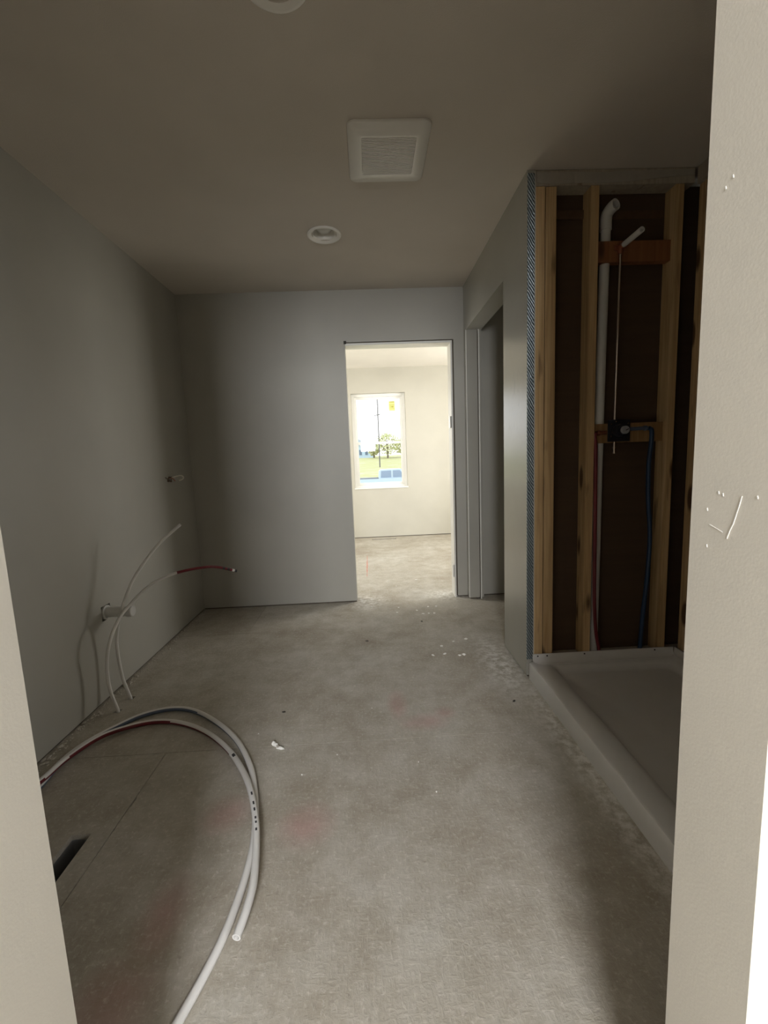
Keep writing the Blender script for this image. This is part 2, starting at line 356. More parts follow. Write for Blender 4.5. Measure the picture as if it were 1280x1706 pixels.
bm = bmesh.new(); pts = [(.825, 2.428, 2.385), (.90, 2.426, 2.376), (1.0, 2.427, 2.380), (1.12, 2.424, 2.377), (1.26, 2.427, 2.382), (1.40, 2.428, 2.395), (1.56, 2.430, 2.405)]
for a, b in zip(pts, pts[1:]):
    q = [(a[0], 2.094, a[2]), (b[0], 2.0945, b[2]), (b[0], 2.0955, b[1]), (a[0], 2.0955, a[1])]; q2 = [(x, y-.0015, z) for x, y, z in q]
    A_ = [bm.verts.new(c) for c in q]; C_ = [bm.verts.new(c) for c in q2]; bm.faces.new(A_[::-1]); bm.faces.new(C_)
    for i in range(4): bm.faces.new((A_[i], A_[(i+1) % 4], C_[(i+1) % 4], C_[i]))
obj('paper_strip', bm, M_paper, w)['label'] = 'torn grey drywall paper along the top plate'
w2 = struct('wall_shower_right', B(1.660, 1.684, .511, 2.175, 0, H), M_kraft)
for y in (2.052, 1.66, 1.25, .84):
    obj('stud', B(1.583, 1.659, y, y+.038, .12, 2.36, bev=.002), M_pine, w2)
obj('top_plate', B(1.570, 1.659, .515, 2.09, 2.361, 2.436, bev=.002), M_plate, w2); obj('bottom_plate', B(1.570, 1.659, .515, 2.09, 0, .119, bev=.002), M_plate, w2)

# doorway trim in the back wall
d = struct('trim_1', B(DL+.002, DR-.012, 3.424, 3.552, 2.034, 2.050, bev=.002), M_trim, 'white door jamb in the far doorway')
obj('side_jamb', B(.674, .688, 3.424, 3.552, 0, 2.0335, bev=.002), M_trim, d)
obj('shim_gap_shade', B(.6885, .6995, 3.437, 3.54, .012, 2.05), M_dark, d); obj('head_gap_shade', B(DL+.002, .689, 3.437, 3.54, 2.0505, 2.0585), M_dark, d)  # dark fillers that paint the shade in the jamb's gaps
def hinge(z0, z1, m):
    bm = B(.6685, .6735, 3.432, 3.500, z0, z1, bev=.001); bm = lathe(bm, [(0, 0), (.006, 0), (.006, z1-z0), (0, z1-z0)], (.666, 3.428, z0), n=10)
    for zz in (.2, .5, .8): lathe(bm, [(0, 0), (.004, 0), (.004, .0015), (0, .0015)], (.6670, 3.466+.015*(zz == .5), z0+(z1-z0)*zz), 'x', 8)
    return obj('hinge', bm, m, d)
hinge(1.385, 1.475, M_hinge); hinge(.172, .272, M_trim)['label'] = 'white painted lower hinge'
obj('corner_flap', B(DL-.008, DL+.012, 3.420, 3.4285, 2.045, 2.068, bev=.002), M_bits, d)
# closet opening trim
d = struct('trim_2', B(.867, .8705, 3.352, 3.3595, .0, 2.10), M_dark, 'dark strip for a shaded gap and white edge strip at the closet opening')  # thin dark strip stands in for the shade of a gap
obj('edge_strip', B(.872, .881, 3.350, 3.3595, .0, 2.105, bev=.001), M_trim, d)
obj('edge_strip', B(XR-.002, XR+.003, 3.357, 3.3595, .012, 2.104), M_trim, d)
# scratches on the right reveal of the near opening
def scratch(pts, wd):
    bm = bmesh.new()
    for (y0, z0), (y1, z1) in zip(pts, pts[1:]):
        a = Vector((y1-y0, z1-z0)); n = Vector((-a.y, a.x)).normalized()*wd/2
        q = [(y0+n.x, z0+n.y), (y1+n.x, z1+n.y), (y1-n.x, z1-n.y), (y0-n.x, z0-n.y)]
        A_ = [bm.verts.new((NR-.0006, y, z)) for y, z in q]; C_ = [bm.verts.new((NR-.0001, y, z)) for y, z in q]; bm.faces.new(A_); bm.faces.new(C_[::-1])
        for i in range(4): bm.faces.new((A_[i], A_[(i+1) % 4], C_[(i+1) % 4], C_[i]))
    bmesh.ops.recalc_face_normals(bm, faces=bm.faces); obj('scratch', bm, M_chip, WF)
scratch([(.440, 1.117), (.443, 1.105), (.449, 1.085), (.452, 1.079), (.456, 1.068)], .0011)
scratch([(.481, 1.080), (.471, 1.077), (.462, 1.074)], .0006)
for y, z in ((.484, 1.056), (.486, 1.099), (.471, 1.120), (.465, 1.118), (.422, 1.119), (.485, 1.446), (.476, 1.452)): scratch([(y, z), (y-.0008, z-.0035)], .0012)

# ------------------------------------------------------------------ windows
def window(name, axis, c, out, width, z0, z1, label=None, sticker=False):
    """c: wall face coordinate and centre along the wall; out: +1/-1 direction to the outside."""
    face, mid = c; u0, u1 = mid-width/2, mid+width/2
    def bx(bm, a, b, w0, w1, za, zb, bev=.003):
        wa, wb = sorted((face+out*w0, face+out*w1))
        return box(bm, a, b, wa, wb, za, zb, bev) if axis == 'y' else box(bm, wa, wb, a, b, za, zb, bev)
    def ring(a, b, za, zb, t, w0, w1):
        bm = bmesh.new(); bx(bm, a, a+t, w0, w1, za, zb); bx(bm, b-t, b, w0, w1, za, zb); bx(bm, a+t, b-t, w0, w1, za, za+t); bx(bm, a+t, b-t, w0, w1, zb-t, zb); return bm
    fr = struct(name, ring(u0+.001, u1-.001, z0+.001, z1-.001, .04, .06, .13), M_vinyl, label)
    zm = (z0+z1)/2-.025; a, b = u0+.0415, u1-.0415
    up = obj('upper_sash', ring(a, b, zm-.015, z1-.0415, .034, .098, .122), M_vinyl, fr)
    lo = obj('lower_sash', ring(a, b, z0+.0415, zm+.02, .036, .070, .094), M_vinyl, fr)
    obj('pane', bx(bmesh.new(), a+.034, b-.034, .108, .112, zm+.019, z1-.0755, 0), M_glass, up)
    obj('pane', bx(bmesh.new(), a+.036, b-.036, .080, .084, z0+.0775, zm-.016, 0), M_glass, lo)
    for s in ((-.16, .16) if width > .6 else (0,)): obj('sash_lock', bx(bmesh.new(), mid+s-.022, mid+s+.022, .064, .094, zm+.0205, zm+.034), M_hinge, fr)
    obj('window_sill', bx(bmesh.new(), u0-.004, u1+.008, -.012, .058, z0-.010, z0+.0125, .004), M_vinyl, fr)
    if sticker:
        bm = bx(bmesh.new(), .338, .428, .1065, .1075, 1.845, 1.985, 0)
        for f in bm.faces: f.material_index = 0
        k0 = len(bm.faces)
        for za, zb in ((1.965, 1.975), (1.925, 1.931), (1.872, 1.878)): bx(bm, .346, .420, .1055, .1064, za, zb, 0)
        bx(bm, .356, .364, .1055, .1064, 1.886, 1.920, 0); bx(bm, .374, .408, .1055, .1064, 1.892, 1.914, 0)
        bm.faces.ensure_lookup_table()
        for f in bm.faces[k0:]: f.material_index = 1
        obj('sticker', bm, [M_yell, M_yell2], up)['label'] = 'yellow printed label stuck on the glass'
    return fr
window('window_1', 'y', (6.28, (WX0+WX1)/2), 1, WX1-WX0, WZ0, WZ1, 'white double hung window in the far room', True)
window('window_6', 'y', (6.28, -.6725), 1, .775, WZ0, WZ1)
window('window_2', 'y', (-2.3, -.12), -1, .9, 1.36, 2.38); window('window_3', 'x', (2.6, -1.35), 1, .46, 1.15, 2.35)
window('window_4', 'x', (-2.4, 4.9), -1, 1.4, .735, 2.09); window('window_5', 'x', (2.4, 4.9), 1, 1.4, .735, 2.09)

# ------------------------------------------------------------------ shower pan
t = thing('shower_pan', 'white acrylic shower pan with low front threshold under open studs', 'shower pan', (1.2, 1.3, 0))
def rrect(x0, x1, y0, y1, r, z, n=5):
    out = []
    for cx, cy, a0 in ((x1-r, y1-r, 0), (x0+r, y1-r, 90), (x0+r, y0+r, 180), (x1-r, y0+r, 270)):
        for i in range(n+1):
            a = math.radians(a0+90*i/n); out.append((cx+r*math.cos(a), cy+r*math.sin(a), z))
    return out
X0, X1, Y0, Y1 = .789, 1.562, .516, 2.090
bm = bmesh.new(); L = []
for fx, ox, r, z in ((0, 0, .012, 0), (0, 0, .012, .080), (.003, .003, .012, .087), (.010, .008, .012, .090), (.090, .030, .025, .080), (.112, .040, .03, .074), (.121, .046, .03, .066), (.128, .060, .03, .050), (.136, .075, .03, .046)):
    L.append([bm.verts.new(c) for c in rrect(X0+fx, X1-ox, Y0+ox, Y1-ox, r, z)])
for z, k in ((.042, .25), (.036, .04)):
    cx, cy = 1.20, 1.30; L.append([bm.verts.new((cx+(v.co.x-cx)*k, cy+(v.co.y-cy)*k, z)) for v in L[8]])
for a, b in zip(L, L[1:]):
    for i in range(len(a)): bm.faces.new((a[i], a[(i+1) % len(a)], b[(i+1) % len(a)], b[i]))
bm.faces.new(L[0][::-1]); bm.faces.new(L[-1])
bmesh.ops.recalc_face_normals(bm, faces=bm.faces)
obj('basin', bm, M_pan, t, smooth=True)
def flange(y0, y1, x0, x1):
    bm = bmesh.new(); pr = [(.0, .127), (.0, .104), (-.004, .096), (-.014, .0885), (-.03, .085), (-.03, .083), (.004, .083), (.004, .127)]
    e = [[bm.verts.new((x, Y1-.0005+dy, z)) for dy, z in pr] for x in (x0, x1)]
    for i in range(len(pr)): j = (i+1) % len(pr); bm.faces.new((e[0][i], e[0][j], e[1][j], e[1][i]))
    bm.faces.new(e[0]); bm.faces.new(e[1][::-1]); bmesh.ops.recalc_face_normals(bm, faces=bm.faces); return bm
obj('nailing_flange', flange(0, 0, .812, 1.560), M_pan, t, smooth=True)
bm = B(1.563, 1.567, .52, 2.088, .07, .127, bev=.001); obj('nailing_flange', bm, M_pan, t)
for x in (.838, .887, 1.085, 1.46):
    obj('screw', lathe(bmesh.new(), [(0, 0), (.0042, 0), (.0036, -.002), (0, -.0025)], (x, 2.0892, .116), 'y', 10), M_black, t)
bm = lathe(bmesh.new(), [(.05, .0365), (.05, .0405), (.042, .042), (.0, .0415)], (1.20, 1.30, 0), n=24); obj('drain', bm, M_hinge, t, smooth=True)

# ------------------------------------------------------------------ shower plumbing
t = thing('shower_valve', 'black square shower valve with round grey cap between pine studs', 'valve', (1.239, 2.121, 1.20))
bm = B(1.183, 1.295, 2.094, 2.100, 1.205, 1.311, bev=.004); obj('mounting_plate', bm, M_black, t)
bm = lathe(bmesh.new(), [(0, 0), (.030, 0), (.030, .035), (.022, .037), (.022, .05), (0, .05)], (1.233, 2.0925, 1.258), 'y', 24)
bmesh.ops.scale(bm, vec=(1, -1, 1), verts=bm.verts, space=Matrix.Translation((0, -2.0925, 0))); bmesh.ops.recalc_face_normals(bm, faces=bm.faces); obj('valve_body', bm, M_black, t, smooth=True)
bm = lathe(bmesh.new(), [(0, -.016), (.0165, -.016), (.019, -.012), (.019, 0), (0, 0)], (1.233, 2.0415, 1.258), 'y', 24); obj('cap', bm, M_cap, t, smooth=True)['label'] = 'round grey cap'
bm = tube(bmesh.new(), [(1.231, 2.0245, 1.256), (1.244, 2.0245, 1.262)], .002, 6, k=1); obj('cap_slot', bm, M_black, t)
for x, z in ((1.199, 1.290), (1.204, 1.250), (1.199, 1.232), (1.282, 1.292), (1.282, 1.218), (1.222, 1.302)):
    obj('screw', lathe(bmesh.new(), [(0, 0), (.0045, 0), (.0038, -.003), (0, -.004)], (x, 2.0935, z), 'y', 10), M_chrome, t, smooth=True)
bm = tube(bmesh.new(), [(1.182, 2.108, 1.252), (1.135, 2.108, 1.250)], .009, 12, k=1); tube(bm, [(1.150, 2.108, 1.2505), (1.141, 2.108, 1.2503)], .0125, 12, k=1); obj('hot_inlet', bm, M_copper, t, smooth=True)
bm = tube(bmesh.new(), [(1.296, 2.108, 1.264), (1.39, 2.108, 1.266)], .009, 12, k=1); tube(bm, [(1.372, 2.108, 1.2655), (1.383, 2.108, 1.2658)], .0125, 12, k=1); obj('cold_inlet', bm, M_pexn, t, smooth=True)
bm = tube(bmesh.new(), [(1.222, 2.104, 1.204), (1.222, 2.104, 1.148)], .0065, 12, k=1); tube(bm, [(1.222, 2.104, 1.180), (1.222, 2.104, 1.172)], .009, 12, k=1); tube(bm, [(1.222, 2.104, 1.155), (1.222, 2.104, 1.147)], .008, 12, k=1); obj('spout_stub', bm, M_chrome, t, smooth=True)
t = thing('riser_pipe', 'thin shiny metal riser pipe from shower valve up to the arm', 'pipe', (1.226, 2.106, 1.31))
obj('pipe', tube(bmesh.new(), [(1.222, 2.106, 1.312), (1.228, 2.106, 2.075)], .0065, 12, k=1), M_chrome, t, smooth=True)
bm = tube(bmesh.new(), [(1.228, 2.106, 2.076), (1.229, 2.106, 2.098), (1.229, 2.103, 2.108), (1.229, 2.084, 2.108)], .0115, 12, k=4); box(bm, 1.203, 1.255, 2.1135, 2.1175, 2.096, 2.120, .001)
obj('elbow', bm, M_copper, t, smooth=True)
tag(obj('stub_pipe', tube(bmesh.new(), [(1.231, 2.083, 2.108), (1.233, 1.955, 2.110)], .0125, 16, k=1, hollow=True), M_pvc, smooth=True), 'white plastic stub pipe pointing out of the reddish upper blocking', 'pipe')
bm = tube(bmesh.new(), [(1.160, 2.149, .10), (1.164, 2.149, .70), (1.168, 2.149, 1.5), (1.178, 2.149, 2.20)], .0225, 16, k=2)
# clear of the blocking boards: the pipe stands behind them
bmesh.ops.translate(bm, verts=bm.verts, vec=(0, 0, 0))
t = thing('vent_pipe', 'white vent pipe standing between the studs behind the valve board', 'pipe', (1.16, 2.149, .10))
obj('pipe', bm, M_pvc, t, smooth=True)
bm = tube(bmesh.new(), [(1.178, 2.149, 2.20), (1.179, 2.149, 2.255), (1.184, 2.140, 2.277), (1.193, 2.122, 2.290), (1.200, 2.104, 2.293)], .026, 16, k=4, hollow=True); obj('elbow', bm, M_pvc, t, smooth=True)
tag(obj('pex_pipe', tube(bmesh.new(), [(1.395, 2.106, 1.266), (1.408, 2.106, 1.258), (1.411, 2.105, 1.235), (1.409, 2.105, 1.181), (1.401, 2.105, 1.089), (1.405, 2.105, .919), (1.420, 2.105, .746), (1.420, 2.105, .615), (1.414, 2.105, .48), (1.399, 2.105, .298), (1.388, 2.1, .15), (1.385, 2.100, .105)], .0105, 10, k=6), M_pexb, smooth=True), 'blue supply pipe hanging down from the right of the shower valve', 'pipe')
tag(obj('pex_pipe', tube(bmesh.new(), [(1.1325, 2.106, 1.250), (1.1245, 2.106, 1.243), (1.124, 2.105, 1.225), (1.1275, 2.100, 1.159), (1.127, 2.090, .80), (1.128, 2.086, .478), (1.138, 2.095, .332), (1.150, 2.100, .22), (1.166, 2.102, .14), (1.168, 2.102, .105)], .0085, 10, k=6), M_pexr, smooth=True), 'dark red supply pipe left of the shower valve beside the vent pipe', 'pipe')

# ------------------------------------------------------------------ ceiling fittings
t = thing('exhaust_fan', 'square white exhaust fan cover with fine grille on the ceiling', 'exhaust fan', (.139, 1.965, H))
ax0, ax1, ay0, ay1 = -.025, .303, 1.787, 2.143; gx0, gx1, gy0, gy1 = .030, .247, 1.832, 2.056
bm = bmesh.new(); L = []
for q, r, z in (((ax0, ax1, ay0, ay1), .03, H-.0005), ((ax0, ax1, ay0, ay1), .03, H-.008), ((ax0+.004, ax1-.004, ay0+.004, ay1-.004), .03, H-.013), ((gx0-.008, gx1+.008, gy0-.008, gy1+.008), .014, H-.034), ((gx0, gx1, gy0, gy1), .010, H-.033), ((gx0, gx1, gy0, gy1), .010, H-.012)):
    L.append([bm.verts.new(c) for c in rrect(*q, r, z)])
for a, b in zip(L, L[1:]):
    for i in range(len(a)): bm.faces.new((a[i], a[(i+1) % len(a)], b[(i+1) % len(a)], b[i]))
bm.faces.new(L[-1]); bmesh.ops.recalc_face_normals(bm, faces=bm.faces); cv = obj('cover', bm, M_white, t, smooth=True)
bm = bmesh.new(); n = 27
for i in range(n):
    y = gy0+.006+(gy1-gy0-.012)*i/(n-1); box(bm, gx0+.001, gx1-.001, y-.0017, y+.0017, H-.031, H-.014)
for x in (.105, .143, .181): box(bm, x-.0012, x+.0012, gy0+.002, gy1-.002, H-.0285, H-.013)
obj('grille_shade', B(gx0+.001, gx1-.001, gy0+.001, gy1-.001, H-.0128, H-.0122), M_bits, t)  # dark sheet painted in for the shade behind the slats
gr = obj('grille', bm, M_white, t); gr['kind'] = 'stuff'
def can(x, y, label):
    t = thing('recessed_light', label, 'light', (x, y, H), 'recessed ceiling lights')
    bm = lathe(bmesh.new(), [(.096, H-.0005), (.096, H-.005), (.091, H-.009), (.084, H-.009), (.0635, H+.006), (.054, H+.050), (.058, H+.051)], (x, y, 0), n=40); obj('trim_ring', bm, M_white, t, smooth=True)
    bm = lathe(bmesh.new(), [(.052, H+.047), (.050, H+.038), (.041, H+.025), (.025, H+.016), (0, H+.012)], (x, y, 0), n=32); obj('lens', bm, M_lens, t, smooth=True)
    bm = lathe(bmesh.new(), [(.057, H+.0515), (.057, H+.13), (0, H+.13)], (x, y, 0), n=24); obj('housing', bm, M_steel, t, smooth=True)
can(*CANS[0], 'small white recessed ceiling light between the exhaust fan and the back wall')
can(*CANS[1], 'white recessed ceiling light cut off by the top edge of the photo')

# ------------------------------------------------------------------ left wall plumbing and wires
t = thing('drain_stub', 'white drain pipe stub sticking out of the left wall behind two thin tubes', 'pipe', (XL, 2.184, .439))
obj('pipe', lathe(bmesh.new(), [(0, -.09), (.026, -.09), (.026, .125), (0, .125)], (XL, 2.184, .439), 'x', 24), M_pvc, t, smooth=True)
obj('end_cap', lathe(bmesh.new(), [(0, .1255), (.018, .1255), (.018, .105), (.0265, .105), (.029, .108), (.029, .134), (.026, .137), (0, .134)], (XL, 2.184, .439), 'x', 24), M_pvc, t, smooth=True)
obj('wall_ring', lathe(bmesh.new(), [(.0265, -.004), (.037, -.004), (.037, .005), (.031, .009), (.0265, .006), (.0265, -.004)], (XL, 2.184, .439), 'x', 24), M_pvc, t, smooth=True)
t = thing('electrical_cable', 'white cable end curling out of a ragged hole high on the left wall', 'cable', (XL, 3.045, 1.07))
bm = bmesh.new(); tube(bm, [(XL-.06, 3.050, 1.085), (XL, 3.052, 1.088), (XL+.035, 3.060, 1.10), (XL+.062, 3.075, 1.106), (XL+.070, 3.10, 1.095), (XL+.060, 3.112, 1.078), (XL+.040, 3.10, 1.068)], .0045, 8, k=6); obj('cable', bm, M_wire, t, smooth=True)
bm = bmesh.new(); tube(bm, [(XL-.05, 3.035, 1.082), (XL+.004, 3.03, 1.078), (XL+.022, 2.995, 1.076), (XL+.020, 2.965, 1.086), (XL+.018, 2.945, 1.098)], .0028, 8, k=6); obj('wire', bm, M_dark, t, smooth=True)
bm = bmesh.new(); tube(bm, [(XL-.05, 3.045, 1.09), (XL+.01, 3.045, 1.09), (XL+.03, 3.05, 1.075), (XL+.028, 3.06, 1.067)], .003, 8, k=5); obj('wire', bm, M_copper, t, smooth=True)
bm = bmesh.new(); ri, ro = [], []
for i in range(18):
    a = 2*math.pi*i/18; k = 1+.35*random.uniform(-1, 1)
    ri.append(bm.verts.new((XL+.0006, 3.045+.0195*math.cos(a), 1.084+.0155*math.sin(a)))); ro.append(bm.verts.new((XL+.003*random.random()+.0003, 3.045+.034*k*math.cos(a), 1.084+.025*k*math.sin(a))))
for i in range(18): bm.faces.new((ri[i], ri[(i+1) % 18], ro[(i+1) % 18], ro[i]))
r2 = bmesh.ops.extrude_face_region(bm, geom=list(bm.faces)); bmesh.ops.translate(bm, verts=[v for v in r2['geom'] if isinstance(v, bmesh.types.BMVert)], vec=(.0015, 0, 0)); bmesh.ops.recalc_face_normals(bm, faces=bm.faces)
obj('torn_paper', bm, M_brown, t)

PEX = [M_pexw, M_pexr, M_pexn, M_ink]
def fA(s, n, j):
    if s > .92: return 3 if int(s*170) % 3 == 0 else (0 if int(s*85) % 2 else 1)
    return 1 if s > .70 else 0
tag(obj('pex_stub', tube(bmesh.new(), [(-1.268, 1.999, -.06), (-1.270, 2.0, 0), (-1.300, 2.007, .11), (-1.304, 2.013, .232), (-1.285, 2.025, .342), (-1.268, 2.086, .428), (-1.243, 2.152, .481), (-1.174, 2.219, .555), (-1.104, 2.285, .589), (-1.031, 2.351, .598), (-.954, 2.418, .595), (-.904, 2.484, .576), (-.819, 2.55, .531)], .0078, 12, fA, k=8), PEX, smooth=True), 'thin white tube with red printed tip bending out from the left wall', 'tube')
tag(obj('pex_stub', tube(bmesh.new(), [(-1.268, 2.115, -.06), (-1.271, 2.115, -.005), (-1.303, 2.119, .118), (-1.313, 2.122, .278), (-1.301, 2.126, .375), (-1.284, 2.128, .43), (-1.268, 2.132, .48), (-1.246, 2.198, .585), (-1.204, 2.265, .676), (-1.149, 2.332, .761), (-1.058, 2.4, .849)], .0078, 12, None, k=8), PEX, smooth=True), 'thin plain white tube curving steeply upward beside the left wall', 'tube')
cv_ = Vector((.35, -.65, -.66)).normalized()
def fO(s, n, j):
    n = n.normalized(); return 2 if s < .62 and n.dot(cv_) > .02 else 0
def fI(s, n, j):
    n = n.normalized()
    if s > .62 and s < .82 and n.dot(Vector((.1, -.5, .85))) > .82 and int(s*260) % 3 == 0: return 3
    return 1 if s < .66 and n.dot(cv_) > .12 else 0
outer = [(-1.195, 1.08, -.05), (-1.198, 1.10, .0), (-1.225, 1.20, .035), (-1.262, 1.36, .020), (-1.274, 1.519, .0115), (-1.286, 1.631, .0115), (-1.261, 1.745, .0115), (-1.191, 1.855, .0115), (-1.115, 1.935, .0115), (-1.003, 1.973, .0115), (-.885, 1.946, .0115), (-.743, 1.844, .0115), (-.61, 1.706, .0115), (-.511, 1.549, .0115), (-.458, 1.419, .0115), (-.424, 1.299, .0115), (-.403, 1.189, .0115), (-.399, 1.089, .0115), (-.403, .998, .0115), (-.412, .925, .0115), (-.429, .853, .0115), (-.45, .783, .0115), (-.475, .705, .0115), (-.515, .60, .0115), (-.56, .535, .0115)]
inner = [(-1.235, 1.08, -0.05), (-1.238, 1.1, 0), (-1.262, 1.2, 0.035), (-1.285, 1.38, 0.036), (-1.2623, 1.5082, 0.036), (-1.2518, 1.6246, 0.034), (-1.2074, 1.7675, 0.024), (-1.11, 1.8534, 0.013), (-0.9984, 1.8738, 0.0115), (-0.8714, 1.8378, 0.0115), (-0.7413, 1.7568, 0.0115), (-0.6155, 1.6346, 0.013), (-0.5225, 1.501, 0.022), (-0.4601, 1.3823, 0.034), (-0.416, 1.2716, 0.0365), (-0.3925, 1.1943, 0.0365), (-0.3651, 1.0641, 0.0365), (-0.363, 0.9879, 0.034), (-0.3718, 0.9201, 0.028)]
tag(obj('pex_tube', tube(bmesh.new(), outer, .0108, 12, fO, k=8), PEX, smooth=True), 'long pale grey tube with navy underside looping over the floor', 'tube', 'tubes looping over the floor')
tag(obj('pex_tube', tube(bmesh.new(), inner, .0108, 12, fI, k=8, hollow=True), PEX, smooth=True), 'shorter white tube with dark red underside ending in an open cut on the floor', 'tube', 'tubes looping over the floor')

# ------------------------------------------------------------------ loose bits on the floor
def chunk(c, sx_, sy_, sz_, seed):
    rn = random.Random(seed); bm = bmesh.new(); bmesh.ops.create_icosphere(bm, subdivisions=1, radius=1)
    for v in bm.verts: v.co = Vector((v.co.x*sx_*rn.uniform(.6, 1.2), v.co.y*sy_*rn.uniform(.6, 1.2), max(v.co.z, -.4)*sz_*rn.uniform(.6, 1.2)))
    a = rn.uniform(0, 3.14); bmesh.ops.rotate(bm, verts=bm.verts, matrix=Matrix.Rotation(a, 3, 'Z')); lo = min(v.co.z for v in bm.verts)
    bmesh.ops.translate(bm, verts=bm.verts, vec=Vector(c)+Vector((0, 0, -lo))); return bm
t = thing('paper_scrap', 'crumpled white scrap lying on the floor right of the looping tubes', 'scrap', (-.428, 1.655, 0))
obj('crumple', chunk((-.437, 1.665, 0), .015, .009, .014, 1), M_chip, t); obj('crumple', chunk((-.412, 1.648, 0), .022, .008, .009, 2), M_chip, t); obj('crumple', chunk((-.447, 1.672, .004), .010, .012, .010, 9), M_chip, t); obj('crumple', chunk((-.424, 1.654, 0), .012, .006, .012, 12), M_paper, t)
for i, (x, y) in enumerate([(-.026, 3.295), (.189, 3.24), (.171, 3.134), (.324, 3.158), (.421, 3.228), (.484, 3.228), (.363, 3.083), (.406, 3.083), (.448, 3.079), (.14, 3.964), (.21, 3.803), (.41, 3.974), (.334, 2.4), (.407, 2.413), (.489, 2.381), (.517, 2.392), (.405, 2.519), (.491, 2.576), (.577, 2.601)]):
    tag(obj('plaster_chip', chunk((x, y, 0), random.uniform(.006, .018), random.uniform(.006, .014), .004, 20+i), M_chip), *(('tiny white plaster chip on the floor just in front of the far doorway', 'chip', 'plaster chips in front of the far doorway') if i < 9 else ('tiny white plaster chip on the bright floor beyond the far doorway', 'chip', 'plaster chips beyond the far doorway') if i < 12 else ('tiny white plaster chip on the floor between the doorway and the shower pan corner', 'chip', 'plaster chips towards the shower pan')))
for i, (x, y) in enumerate([(-.175, 1.588), (-.301, 1.49), (-.033, 1.896), (.189, 1.365), (-.529, 1.755), (.144, 1.519)]):
    tag(obj('plaster_chip', chunk((x, y, 0), .004, .003, .003, 50+i), M_chip), 'tiny pale crumb on the open floor in the foreground', 'chip', 'crumbs on the foreground floor')
for i, (x, y, lb) in enumerate([(.334, 2.933, 'dark speck on the floor nearest the far doorway'), (-.058, 2.65, 'dark speck on the floor left of centre, in front of the back wall'), (.644, 1.887, 'dark splinter on the floor left of the shower pan corner'), (-.448, 1.906, 'dark speck on the floor behind the white scrap')]):
    tag(obj('debris', chunk((x, y, 0), .011, .007, .004, 70+i), M_bits), lb, 'debris')

bm = bmesh.new(); rn = random.Random(5)
for i in range(420):
    y = rn.uniform(1.2, 3.4); x = XL+.004+abs(rn.gauss(0, .022)); k = rn.uniform(.002, .006)*(1.6 if rn.random() < .1 else 1); z0 = .0002
    r = bmesh.ops.create_icosphere(bm, subdivisions=1, radius=1)['verts']
    for v in r: v.co = Vector((x+v.co.x*k*rn.uniform(.6, 1.4), y+v.co.y*k*rn.uniform(.6, 1.8), z0+(v.co.z+1)*k*.4))
cr = obj('plaster_crumbs', bm, M_raw); cr['kind'] = 'stuff'; tag(cr, 'line of plaster crumbs and dust along the foot of the left wall', 'rubble')
# ------------------------------------------------------------------ outside, seen through the far window
t = NT('dry_grass'); g1 = t.noise(.35, 5, .7); col = t.ramp(g1, (.3, (.42, .375, .20)), (.5, (.41, .375, .165)), (.75, (.48, .42, .33))); M_grass = t.set(col, .95, 0, .1)
bm = bmesh.new(); V = []
ys = [6.6, 20, 30, 42, 60, 80, 110, 150, 260]; zs = [-1.5, -1.62, -1.65, -1.65, -.9, -.2, 1.15, 1.9, 2.4]
for y, z in zip(ys, zs): V.append([bm.verts.new((x, y, z+(.15*math.sin(x*.13+y) if y > 50 else 0))) for x in range(-160, 161, 16)])
for a, b in zip(V, V[1:]):
    for i in range(len(a)-1): bm.faces.new((a[i], a[i+1], b[i+1], b[i]))
r2 = bmesh.ops.extrude_face_region(bm, geom=list(bm.faces)); bmesh.ops.translate(bm, verts=[v for v in r2['geom'] if isinstance(v, bmesh.types.BMVert)], vec=(0, 0, -1)); bmesh.ops.recalc_face_normals(bm, faces=bm.faces)
struct('ground', bm, M_grass, 'dry yellow green field beyond the far window')
M_tb = plain('pale_blue_truck_paint', (.44, .52, .60), .3, var=.03); M_tw = plain('dark_truck_window', (.20, .26, .36), .1); M_tire = plain('tyre_rubber', (.10, .10, .11), .8); M_rim = plain('wheel_silver', (.55, .56, .58), .35, .6)
tk = thing('pickup_truck', 'pale blue pickup truck parked in front of the field outside the far window', 'truck', (1.6, 35, -1.65))
def prof(bm, pts, y0, y1):
    a = [bm.verts.new((x, y0, z)) for x, z in pts]; b = [bm.verts.new((x, y1, z)) for x, z in pts]
    for i in range(len(pts)): j = (i+1) % len(pts); bm.faces.new((a[i], a[j], b[j], b[i]))
    bm.faces.new(a[::-1]); bm.faces.new(b); bmesh.ops.recalc_face_normals(bm, faces=bm.faces); return bm
def arch(cx): return [(cx+.5*math.cos(math.radians(a)), -1.2+.46*math.sin(math.radians(a))) for a in range(180, -1, -20)]
body = [(-1.25, -1.2)]+arch(.1)+[(1.0, -1.25)]+arch(3.7)+[(4.5, -1.2), (4.55, -.75), (4.3, -.55), (3.3, -.47), (.82, -.47), (-1.25, -.47)]
obj('body', prof(bmesh.new(), body, 34.1, 35.9), M_tb, tk)
obj('cab', prof(bmesh.new(), [(.80, -.469), (.86, .12), (1.0, .23), (2.55, .25), (2.75, .18), (3.35, -.469)], 34.2, 35.8), M_tb, tk)
for q in ([(.98, -.40), (1.02, .12), (1.80, .14), (1.80, -.40)], [(1.95, -.40), (1.95, .14), (2.50, .14), (2.95, -.40)]): obj('side_window', prof(bmesh.new(), q, 34.17, 34.195), M_tw, tk)
bm = B(-1.2, .8, 34.1, 35.9, -.468, -.44); obj('bed_rail', bm, M_tire, tk); obj('side_trim', B(.7, 3.1, 34.06, 34.098, -1.12, -1.06), M_tire, tk); obj('bumper', B(-1.36, -1.252, 34.15, 35.85, -1.15, -.98), M_rim, tk)
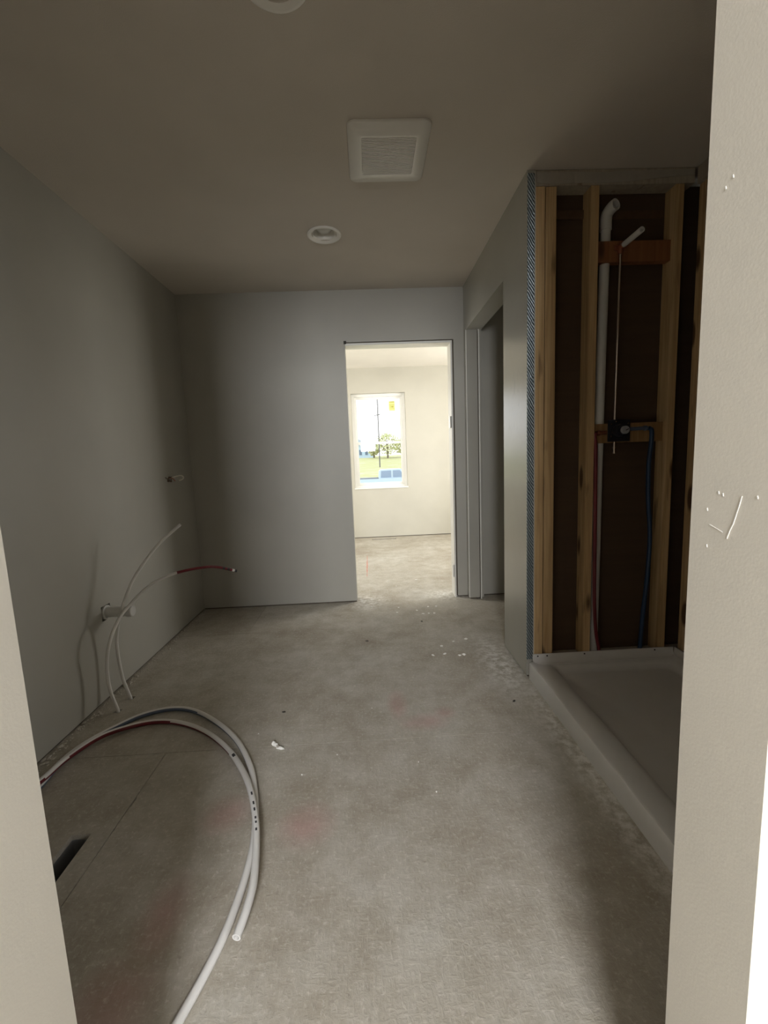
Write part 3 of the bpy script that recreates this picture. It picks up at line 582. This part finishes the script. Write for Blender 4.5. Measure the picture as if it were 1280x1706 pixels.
for x in (.1, 3.7):
    for y in (34.2, 35.55):
        wh = obj('wheel', lathe(bmesh.new(), [(0, 0), (.25, 0), (.40, -.01), (.40, .24), (.25, .25), (0, .25)], (x, y, -1.25), 'y', 20), M_tire, tk, smooth=True)
        obj('rim', lathe(bmesh.new(), [(0, -.03), (.20, -.02), (.24, -.006), (0, -.004)], (x, y, -1.25), 'y', 16), M_rim, wh, smooth=True)
# house at the left of the view
M_hw = plain('pale_blue_siding', (.46, .56, .64), .8, var=.04); M_hr = plain('grey_roof', (.40, .44, .48), .9); M_hg = plain('house_window_dark', (.10, .14, .20), .2)
hs = thing('house', 'pale blue house with grey roof left of the tree beyond the field', 'house', (-4, 122, 1.2))
obj('wall', B(-11, 1.6, 119, 127, .9, 4.6), M_hw, hs)
obj('roof', prof(bmesh.new(), [(-11.6, 4.6), (-4.7, 7.4), (2.2, 4.6)], 118.6, 127.4), M_hr, hs)
for x in (-6, -3.9, -1.9, -.3):
    wn = obj('window', B(x-.45, x+.45, 118.9, 118.99, 2.0, 3.6), M_hw, hs); obj('pane', B(x-.36, x+.36, 118.86, 118.895, 2.1, 3.5), M_hg, wn)
# trees
M_leaf = plain('yellow_green_leaves', (.58, .58, .33), .8, var=.4, sc=.9); M_bark = plain('bark', (.16, .13, .10), .9)
def tree(label, x, y, z, h, rx, seed):
    rn = random.Random(seed); t = thing('tree', label, 'tree', (x, y, z), 'trees beyond the field')
    bm = tube(bmesh.new(), [(x, y, z-.3), (x+.1, y, z+h*.35), (x-.1, y, z+h*.7)], .22, 8, k=3)
    for i in range(9):
        a = rn.uniform(0, 6.28); zz = z+h*rn.uniform(.2, .6); tube(bm, [(x, y, zz), (x+rx*.4*math.cos(a), y+rx*.4*math.sin(a), zz+h*.12), (x+rx*.75*math.cos(a), y+rx*.75*math.sin(a), zz+h*.3)], .07, 5, k=3)
    obj('trunk', bm, M_bark, t)
    bm = bmesh.new()
    for i in range(1100):
        a, b = rn.uniform(0, 6.28), math.acos(rn.uniform(-1, 1)); k = rn.uniform(.35, 1)**.6
        c = Vector((x+rx*k*math.sin(b)*math.cos(a), y+rx*k*math.sin(b)*math.sin(a), z+h*.58+h*.46*k*math.cos(b)))
        q = Matrix.Rotation(rn.uniform(0, 6.28), 3, Vector((rn.uniform(-1, 1), rn.uniform(-1, 1), rn.uniform(-1, 1))).normalized()); s = rn.uniform(.10, .26)
        vs = [bm.verts.new(c+q@Vector(v)*s) for v in ((-1, -.6, 0), (1, -.6, .15), (.9, .7, 0), (-.2, 1, .15))]; bm.faces.new(vs)
    fo = obj('foliage', bm, M_leaf, t); fo['kind'] = 'stuff'
tree('broad yellow green tree just right of the utility pole', 5.0, 108, 1.0, 6.2, 3.0, 3)
tree('lower yellow green tree between the house and the utility pole', 1.6, 112, 1.1, 4.2, 1.6, 4)
tree('rounded yellow green tree at the right edge of the window view', 9.4, 112, 1.1, 5.0, 3.0, 5)
M_pole = plain('weathered_pole', (.13, .12, .12), .9)
t = thing('utility_pole', 'dark utility pole with one crossarm behind the pickup truck', 'pole', (2.05, 75, -.4))
obj('pole', tube(bmesh.new(), [(2.05, 75, -.6), (2.06, 75, 11.9)], .10, 8, k=1), M_pole, t); obj('crossarm', tube(bmesh.new(), [(1.43, 74.88, 8.32), (2.6, 74.88, 8.60)], .07, 6, k=1), M_pole, t)
